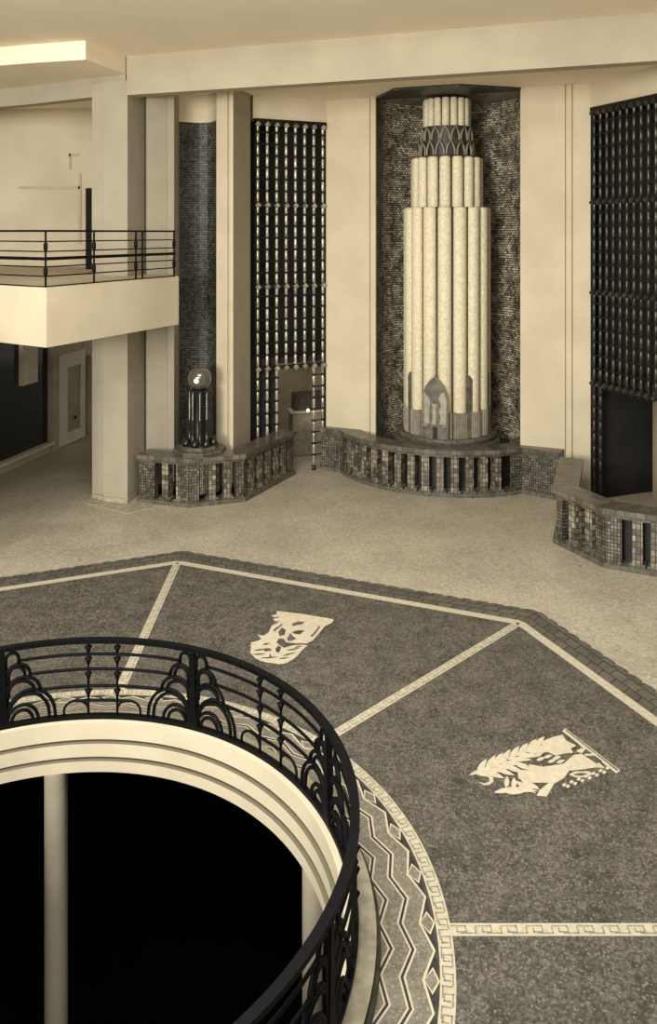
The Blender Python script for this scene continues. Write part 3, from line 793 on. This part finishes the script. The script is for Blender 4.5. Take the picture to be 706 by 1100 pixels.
for nm, (A, B), wm_ in (('left', (GA, GB), 0), ('right', (HA, HB), 1)):
    A, B = Vector(A), Vector(B); d = (B - A).normalized(); nn = Vector((-d.y, d.x))   # away from the hall
    wm = MB(); p, q = A - d * .05, B + d * .05
    wm.prism([tuple(p - nn * .02), tuple(q - nn * .02), tuple(q + nn * .5), tuple(p + nn * .5)], ZG + .02, ZC)
    struct(wm, 'trim_7' if wm_ == 0 else 'trim_8', [M['plaster']])
    wm = MB()   # near-black sheet for the unlit room behind the upper grille, slab over the passage
    p, q = A - d * (.3 + 1.6 * wm_) + nn * .9, B + d * .4 + nn * .9
    wm.prism([tuple(p), tuple(q), tuple(q + nn * .1), tuple(p + nn * .1)], 2.62, ZC)
    wm.prism([tuple(A + nn * .12), tuple(B + nn * .12), tuple(q), tuple(p)], 2.55, 2.7)
    wm.prism([tuple(A - d * .02 + nn * .1), tuple(A - d * .02 + nn * 3), tuple(A - d * .1 + nn * 3), tuple(A - d * .1 + nn * .1)], 0, 2.6)
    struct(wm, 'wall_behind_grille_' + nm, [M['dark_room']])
    wm = MB(); p, q = A - d * .1 + nn * 2.4, B + d * 1.6 + nn * 2.4
    wm.prism([tuple(p), tuple(q), tuple(q + nn * .1), tuple(p + nn * .1)], 0, 2.7)
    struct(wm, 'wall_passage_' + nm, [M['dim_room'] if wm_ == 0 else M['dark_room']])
wm = MB(); A, B = Vector(GA), Vector(GB); d = (B - A).normalized(); nn = Vector((-d.y, d.x)); p, q = A + nn * .14, A + d * .62 + nn * .14
wm.prism([tuple(p), tuple(q), tuple(q + nn * .08), tuple(p + nn * .08)], 0, 2.56)
struct(wm, 'wall_passage_side', [M['dark_room']])  # dark panel added to black out the light behind the first rods
# light that the passage lamp gives, furniture in the passage
A, B = Vector(GA), Vector(GB); d = (B - A).normalized(); nn = Vector((-d.y, d.x))
pc = A + d * 1.05 + nn * 1.5
ll = bpy.data.lights.new('passage_light', 'POINT'); ll.energy = 14; ll.color = (1, .93, .8); ll.shadow_soft_size = .15
lo = bpy.data.objects.new('passage_light', ll); sc.collection.objects.link(lo); lo.location = (pc.x, pc.y, 2.3)
ds = empty('reception_desk', (*(A + d * 1.0 + nn * 1.9), 0), 'dark panelled desk inside the passage behind the left grille', 'desk')
c = W(330, 21.3)
m = MB(); m.box((*c, 1.35), (.75, .3, .42), .3); m.build('cabinet', M['tower_dark'], ds)
m = MB(); m.box((*c, 1.11), (1.0, .5, .05), .3); m.build('desk_top', M['kerb'], ds)
m = MB(); m.box((*c, .55), (.85, .4, 1.07), .3); m.build('body', M['ribbed'], ds)
m = MB(); q = W(331, 20.9); m.lathe([(0, 1.14), (.025, 1.145), (.04, 1.18), (.025, 1.21), (0, 1.22)], c=q, n=14)
m.build('desk_lamp', M['bulb'], label='small round lit lamp on the passage desk', cat='lamp', loc=(*q, 1.14))

# ---------------------------------------------------------------- BALUSTRADES round the basins
def offs(pts, dd):
    """offset an open polyline to its left by dd"""
    P2 = [Vector(p) for p in pts]; out = []
    for i in range(len(P2)):
        dirs = []
        if i > 0: dirs.append((P2[i] - P2[i - 1]).normalized())
        if i < len(P2) - 1: dirs.append((P2[i + 1] - P2[i]).normalized())
        ns = [Vector((-q.y, q.x)) for q in dirs]
        b = sum(ns, Vector((0, 0))).normalized(); s = 1 / max(.35, b.dot(ns[0]))
        out.append(tuple(P2[i] + b * dd * s))
    return out
def band_prism(mb, pts, d0, d1, z0, z1, m=0):
    a, b = offs(pts, d0), offs(pts, d1)
    for i in range(len(pts) - 1):
        q = [a[i], a[i + 1], b[i + 1], b[i]]
        mb.prism(q, z0, z1, m)
def walk(pts, s):
    for i in range(len(pts) - 1):
        a, b = Vector(pts[i]), Vector(pts[i + 1]); l_ = (b - a).length
        if s <= l_ or i == len(pts) - 2:
            return a + (b - a) * (s / l_), (b - a).normalized()
        s -= l_
def balustrade(name, pts, label, items, side=1, depth=.2, zt=1.0, copw=.42, gap_shade=True):
    """pts = outer foot line, basin lies to the left (side=1); items = (arc position, width, tiled pier?)"""
    e = empty(name, (*pts[0], 0), label, 'balustrade')
    m = MB(); band_prism(m, pts, -.04 * side, copw * side, zt - .10, zt); band_prism(m, pts, .0, (copw - .04) * side, zt - .15, zt - .10)
    m.build('coping', M['coping'], e)
    m = MB(); band_prism(m, pts, -.03 * side, .34 * side, 0.0, .085); m.build('plinth', M['plinth'], e)
    if gap_shade:
        m = MB(); band_prism(m, pts, .31 * side, .355 * side, .085, zt - .15); m.build('basin_lining', M['basin_dark'], e)  # dark band added so the gaps between posts look black, painted shade
    for s, w, pier in items:
        c, d = walk(pts, s); n = Vector((-d.y, d.x)) * side
        m = MB()
        if pier:
            # pier follows the line: sampled so that it bends with it
            ks = 12; sub = []
            for k in range(ks + 1):
                q, dd_ = walk(pts, min(max(0.0, s - w / 2 + w * k / ks), plen(pts) - 1e-4)); sub.append(tuple(q))
            band_prism(m, sub, .03 * side, depth * side, .085, zt - .15)
            m.build('pier', M['pier_tile'], e)
        else:
            q = c + n * (depth / 2 + .04)
            m.box((q.x, q.y, (.085 + zt - .15) / 2), (w, depth, zt - .15 - .085), math.atan2(d.y, d.x))
            m.box((q.x, q.y, .10), (w + .10, depth + .06, .05), math.atan2(d.y, d.x))
            m.build('post', M['post_tile'], e)
    return e
def plen(pts, k=None):
    pts = pts[:k] if k else pts
    return sum(math.hypot(pts[i + 1][0] - pts[i][0], pts[i + 1][1] - pts[i][1]) for i in range(len(pts) - 1))
# left
LP = [L(-5.40, 9.37), L(-4.23, 9.47), L(-3.36, 10.24), L(-3.22, 12.45)]
l1, l2, l3 = plen(LP, 2), plen(LP, 3), plen(LP)
items = [(.19, .36, 1), (l1 * .52, .15, 0), (l1 * .80, .15, 0), (l1, .44, 1), (l1 + (l2 - l1) * .42, .15, 0), (l1 + (l2 - l1) * .70, .15, 0), (l2 - .09, .18, 1)]
items += [(l2 + (l3 - l2) * f, .16, 0) for f in (.17, .33, .49, .65, .80)] + [(l3 - .14, .26, 1)]
balustrade('balustrade', LP, 'tiled balustrade bending around the small ball fountain at the left', items, gap_shade=False)
# middle bow
cs, R0 = -.2, 2.78; ct = 12.05 + R0
bow = []
half = math.asin(2.10 / R0)
for k in range(25):
    a = -half + 2 * half * k / 24
    bow.append(L(cs + R0 * math.sin(a), ct - R0 * math.cos(a)))
MP = [L(-2.82, 13.03)] + bow + [L(2.70, 12.84)]
lm = plen(MP); e0 = plen(MP, 2); bl = lm - e0 - plen(MP[-2:])
items = [((e0 + .14) / 2, e0 + .14, 1)]
nb = 13
for k in range(nb): items.append((e0 + .30 + (bl - .62) * (k + .2) / nb, .16, 0))
items.append((lm - .49, .98, 1))
balustrade('balustrade', MP, 'bowed tiled balustrade with thirteen slim posts below the tall fountain tower', items)
# right
RP = [L(2.80, 12.5), L(2.93, 10.33), L(3.85, 9.50), L(5.0, 9.42)]
l1, l2, l3 = plen(RP, 2), plen(RP, 3), plen(RP)
items = [(.14, .26, 1)] + [(l1 * f, .16, 0) for f in (.2, .36, .52, .68, .84)] + [(l1 + .10, .16, 1), (l1 + (l2 - l1) * .33, .17, 0), (l1 + (l2 - l1) * .66, .17, 0), (l2 + .02, .5, 1), (l2 + (l3 - l2) * .45, .16, 0), (l2 + (l3 - l2) * .70, .16, 0), (l3 - .12, .22, 1)]
balustrade('balustrade', RP, 'tiled balustrade jutting out at the right, nearest to the camera', items)

# pools
pm = MB(); pm.prism(offs(bow, .36) + [L(2.0, 14.9), L(-2.3, 14.9)], .004, .30); pm.build('basin_water', M['water'], label='dark water in the bowed basin under the fountain tower', cat='water')
pm = MB(); pm.prism(offs(LP, .36) + [L(-3.9, 12.0), W(250, 18.0), W(232, 18.35), W(192, 18.6), W(186, 18.1), W(158, 17.85), L(-5.4, 9.8)], .004, .22); pm.build('basin_water', M['water'], label='dark water in the basin around the small ball fountain', cat='water')
pm = MB(); pm.prism([tuple(Vector(p)) for p in offs(RP, .36)] + [L(5.0, 9.9), L(5.0, 10.9), L(4.1, 11.8), L(3.2, 12.5)], .004, .22); pm.build('basin_water', M['water'], label='dark water in the basin behind the right-hand balustrade', cat='water')

# ---------------------------------------------------------------- FOUNTAIN TOWER
TC = L(.09, 13.62)
tw = empty('fountain_tower', (*TC, .3), 'tall stepped tower fountain of cream fluted ceramic in the great niche', 'fountain')
m = MB(); m.lathe([(1.12, .3), (1.12, 1.02), (1.14, 1.04), (1.14, 1.09), (.9, 1.10), (0, 1.10)], c=TC, n=64); m.build('pedestal', M['plinth'], tw)
m = MB()    # low oval bench ring seen behind the coping
m.lathe([(1.20, .3), (1.20, .96), (1.12, .98)], c=TC, n=64); m.build('basin_step', M['plinth'], tw)
AF = 247.5
def tier(Rc, Rf, rf, z0, z1, name, n=16, z_low=None):
    core = MB(); core.lathe([(Rc, z0), (Rc, z1 - .03), (Rc - .05, z1), (0, z1)], c=TC, n=64)
    t = core.build(name, M['tower_dark'], tw)
    for k in range(n):
        ang = AF + 360 / n * (k + .5)
        zz = z0
        if z_low:
            # flutes beside an arched panel end higher
            zz = z_low
        q = (TC[0] + Rf * math.cos(math.radians(ang)), TC[1] + Rf * math.sin(math.radians(ang)))
        f = MB()
        tw_ = (Rc * 2 * PI / n)
        vs = []; ns = 10; rows = [zz, zz + .02, z1 - .05, z1 - .015, z1]
        prof = [.93, 1, 1, .93, .7]
        ca, sa = math.cos(math.radians(ang)), math.sin(math.radians(ang))
        for z, s_ in zip(rows, prof):
            for j in range(ns + 1):
                b = -PI / 2 * 1.05 + PI * 1.05 * j / ns
                rad = rf * .85 * math.cos(b) * s_; tan = rf * math.sin(b) * s_
                vs.append((q[0] + ca * rad - sa * tan, q[1] + sa * rad + ca * tan, z))
        fs = []
        for r_ in range(len(rows) - 1):
            for j in range(ns): fs.append((r_ * (ns + 1) + j, r_ * (ns + 1) + j + 1, (r_ + 1) * (ns + 1) + j + 1, (r_ + 1) * (ns + 1) + j))
        fs.append(tuple(range((len(rows) - 1) * (ns + 1), len(rows) * (ns + 1))))
        f.mesh(vs, fs, 0, True)
        f.build('flute', M['flute'], t)
    return t
t1 = tier(.865, .87, .148, 1.10, 6.18, 'lower_tier', z_low=1.66)
t2 = tier(.715, .72, .122, 6.18, 7.31, 'middle_tier')
t3 = tier(.475, .478, .082, 8.0, 8.66, 'top_tier')
# ribbed base blocks under each flute
for k in range(16):
    ang = AF + 22.5 * (k + .5); ca, sa = math.cos(math.radians(ang)), math.sin(math.radians(ang))
    m = MB(); poly = []; w = .165
    nrib = 7
    for j in range(nrib * 6 + 1):
        f = j / (nrib * 6); tan = -w + 2 * w * f; rad = .865 + .12 * math.sqrt(max(0, 1 - (tan / w * .85) ** 2)) +   .016 * math.cos(f * nrib * 2 * PI)
        poly.append((TC[0] + ca * rad - sa * tan, TC[1] + sa * rad + ca * tan))
    poly += [(TC[0] + ca * .80 - sa * w, TC[1] + sa * .80 + ca * w), (TC[0] + ca * .80 + sa * w, TC[1] + sa * .80 - ca * w)]
    m.prism(poly, 1.10, 1.665); m.build('ribbed_block', M['ribbed'], t1)
# neck with two rows of pointed leaf arches
nk = MB(); nk.lathe([(.55, 7.31), (.55, 8.02)], c=TC, n=48); nkp = nk.build('neck', M['tower_dark'], tw)
for row, (z0, z1, R) in enumerate(((7.33, 7.68, .615), (7.68, 8.0, .58))):
    for k in range(16):
        ang = AF + 22.5 * (k + (.5 if row else 0)); ca, sa = math.cos(math.radians(ang)), math.sin(math.radians(ang))
        m = MB(); w = .092
        def pt(tan, z, rad): return Vector((TC[0] + ca * rad - sa * tan, TC[1] + sa * rad + ca * tan, z))
        hh = z1 - z0
        m.tube([pt(-w, z0, R), pt(-w, z0 + hh * .35, R), pt(-w * .75, z0 + hh * .62, R), pt(0, z1, R + .02), pt(w * .75, z0 + hh * .62, R), pt(w, z0 + hh * .35, R), pt(w, z0, R)], .027, n=6)
        m.build('leaf_arch', M['ribbed'], nkp)
m = MB(); m.lathe([(.66, 7.31), (.66, 7.345), (.55, 7.35)], c=TC, n=48); m.build('neck_ring', M['tower_dark'], nkp)
# pointed relief panels between pairs of flutes, low on the tower
for k in range(8):
    ang = AF + 45 * k; ca, sa = math.cos(math.radians(ang)), math.sin(math.radians(ang))
    def bend(tan, z, rad):
        b = tan / 1.0
        r_ = rad
        c2, s2_ = math.cos(math.radians(ang) + b), math.sin(math.radians(ang) + b)
        return Vector((TC[0] + c2 * r_, TC[1] + s2_ * r_, z))
    out = [(-.275, 1.10), (-.275, 1.9), (-.26, 2.08), (-.20, 2.24), (-.10, 2.37), (0, 2.47), (.10, 2.37), (.20, 2.24), (.26, 2.08), (.275, 1.9), (.275, 1.10)]
    m = MB()
    # body built as vertical slices so it curves with the tower
    xs = [-.275, -.26, -.20, -.10, 0, .10, .20, .26, .275]; top = {-.275: 1.9, -.26: 2.08, -.20: 2.24, -.10: 2.37, 0: 2.47, .10: 2.37, .20: 2.24, .26: 2.08, .275: 1.9}
    for a_, b_2 in zip(xs[:-1], xs[1:]):
        R1_, R0_ = (1.035 if k == 0 else .965), .80
        v = [bend(a_, 1.1, R1_), bend(b_2, 1.1, R1_), bend(b_2, top[b_2], R1_), bend(a_, top[a_], R1_), bend(a_, 1.1, R0_), bend(b_2, 1.1, R0_), bend(b_2, top[b_2], R0_), bend(a_, top[a_], R0_)]
        m.mesh(v, [(0, 1, 2, 3), (3, 2, 6, 7), (0, 4, 5, 1), (4, 7, 6, 5), (1, 5, 6, 2), (0, 3, 7, 4)])
    pn = m.build('relief_panel', M['relief'], tw)
    if k == 0:
        m = MB()
        m.tube([bend(a_, z_, 1.045) for a_, z_ in out], .016, n=6); m.build('panel_rim', M['ribbed'], pn)
        def slab(pts, r1=1.055, mm=None, nm='figure', mt=M['relief_light']):
            q = MB(); n = len(pts)
            vs = [bend(a_, z_, r1) for a_, z_ in pts] + [bend(a_, z_, 1.03) for a_, z_ in pts]
            q.mesh(vs, [tuple(range(n))] + [(i, (i + n), (i + 1) % n + n, (i + 1) % n) for i in range(n)])
            q.build(nm, mt, pn)
        slab([(-.24, 1.42), (-.12, 1.42), (-.11, 1.75), (-.09, 1.9), (-.15, 2.02), (-.24, 2.12), (-.25, 1.9)])
        slab([(.10, 1.42), (.24, 1.42), (.25, 1.95), (.20, 2.14), (.12, 2.10), (.08, 1.98), (.14, 1.85), (.09, 1.7), (.13, 1.58)])
        slab([(-.05, 1.42), (.03, 1.42), (.03, 1.85), (-.05, 1.85)], nm='spout')
        slab([(-.07, 1.82), (.05, 1.82), (.05, 1.87), (-.07, 1.87)], nm='spout')
        slab([(-.26, 1.36), (.26, 1.36), (.26, 1.41), (-.26, 1.41)], nm='ledge', mt=M['ribbed'])
        slab([(-.04, 1.1), (.05, 1.1), (.05, 1.36), (-.04, 1.36)], nm='opening', mt=M['basin_dark'])

# ---------------------------------------------------------------- SMALL BALL FOUNTAIN
BC = W(214.5, 17.72)
bf = empty('ball_fountain', (*BC, .22), 'small dark tube fountain topped by a shiny ball, in the left bay', 'fountain')
m = MB()
def octp(r, rot=22.5 - 6): return [(BC[0] + r * math.cos(math.radians(rot + 45 * k)), BC[1] + r * math.sin(math.radians(rot + 45 * k))) for k in range(8)]
m.prism(octp(.50), .22, .90); m.prism(octp(.57), .90, 1.03); m.build('pedestal', M['pier_tile'], bf)
m = MB(); m.prism(octp(.56), 1.03, 1.07); m.prism(octp(.40), 1.07, 1.14); m.build('pedestal_top', M['plinth'], bf)
m = MB(); m.lathe([(.16, 1.14), (.16, 2.28), (.0, 2.28)], c=BC, n=16); m.build('core', M['basin_dark'], bf)
for k in range(8):
    a = math.radians(45 * k + 12); q = (BC[0] + .205 * math.cos(a), BC[1] + .205 * math.sin(a))
    m = MB(); m.lathe([(.055, 1.14), (.055, 1.30), (.042, 1.34), (.042, 1.62), (.05, 1.64), (.05, 1.70), (.042, 1.72), (.042, 2.24), (.03, 2.28), (0, 2.29)], c=q, n=12)
    m.build('tube', M['brass'], bf)
for k in range(8):
    a = math.radians(45 * k - 10); q = (BC[0] + .31 * math.cos(a), BC[1] + .31 * math.sin(a))
    m = MB(); m.lathe([(.0, 1.14), (.075, 1.15), (.085, 1.2), (.05, 1.28), (0, 1.30)], c=q, n=12); m.build('knob', M['brass'], bf)
m = MB(); m.lathe([(.0, 2.28), (.12, 2.285), (.13, 2.31)], c=BC, n=16); m.build('ball_cup', M['brass'], bf)
m = MB()
zc = 2.535; r_ = .25
m.lathe([(r_ * math.cos(PI * j / 16 - PI / 2) + 1e-4, zc + r_ * math.sin(PI * j / 16 - PI / 2)) for j in range(17)], c=BC, n=18)
bl_ = m.build('ball', M['ball'], bf, label='shiny silvered glass ball')
m = MB(); m.lathe([(.055 * math.cos(PI * j / 8 - PI / 2) + 1e-4, zc - .02 + .055 * math.sin(PI * j / 8 - PI / 2)) for j in range(9)], c=(BC[0] - .03, BC[1] - .215), n=14)
m.build('lamp', M['bulb'], bl_, label='glowing lamp on the ball')  # glare on the ball, modelled as a small glowing bead
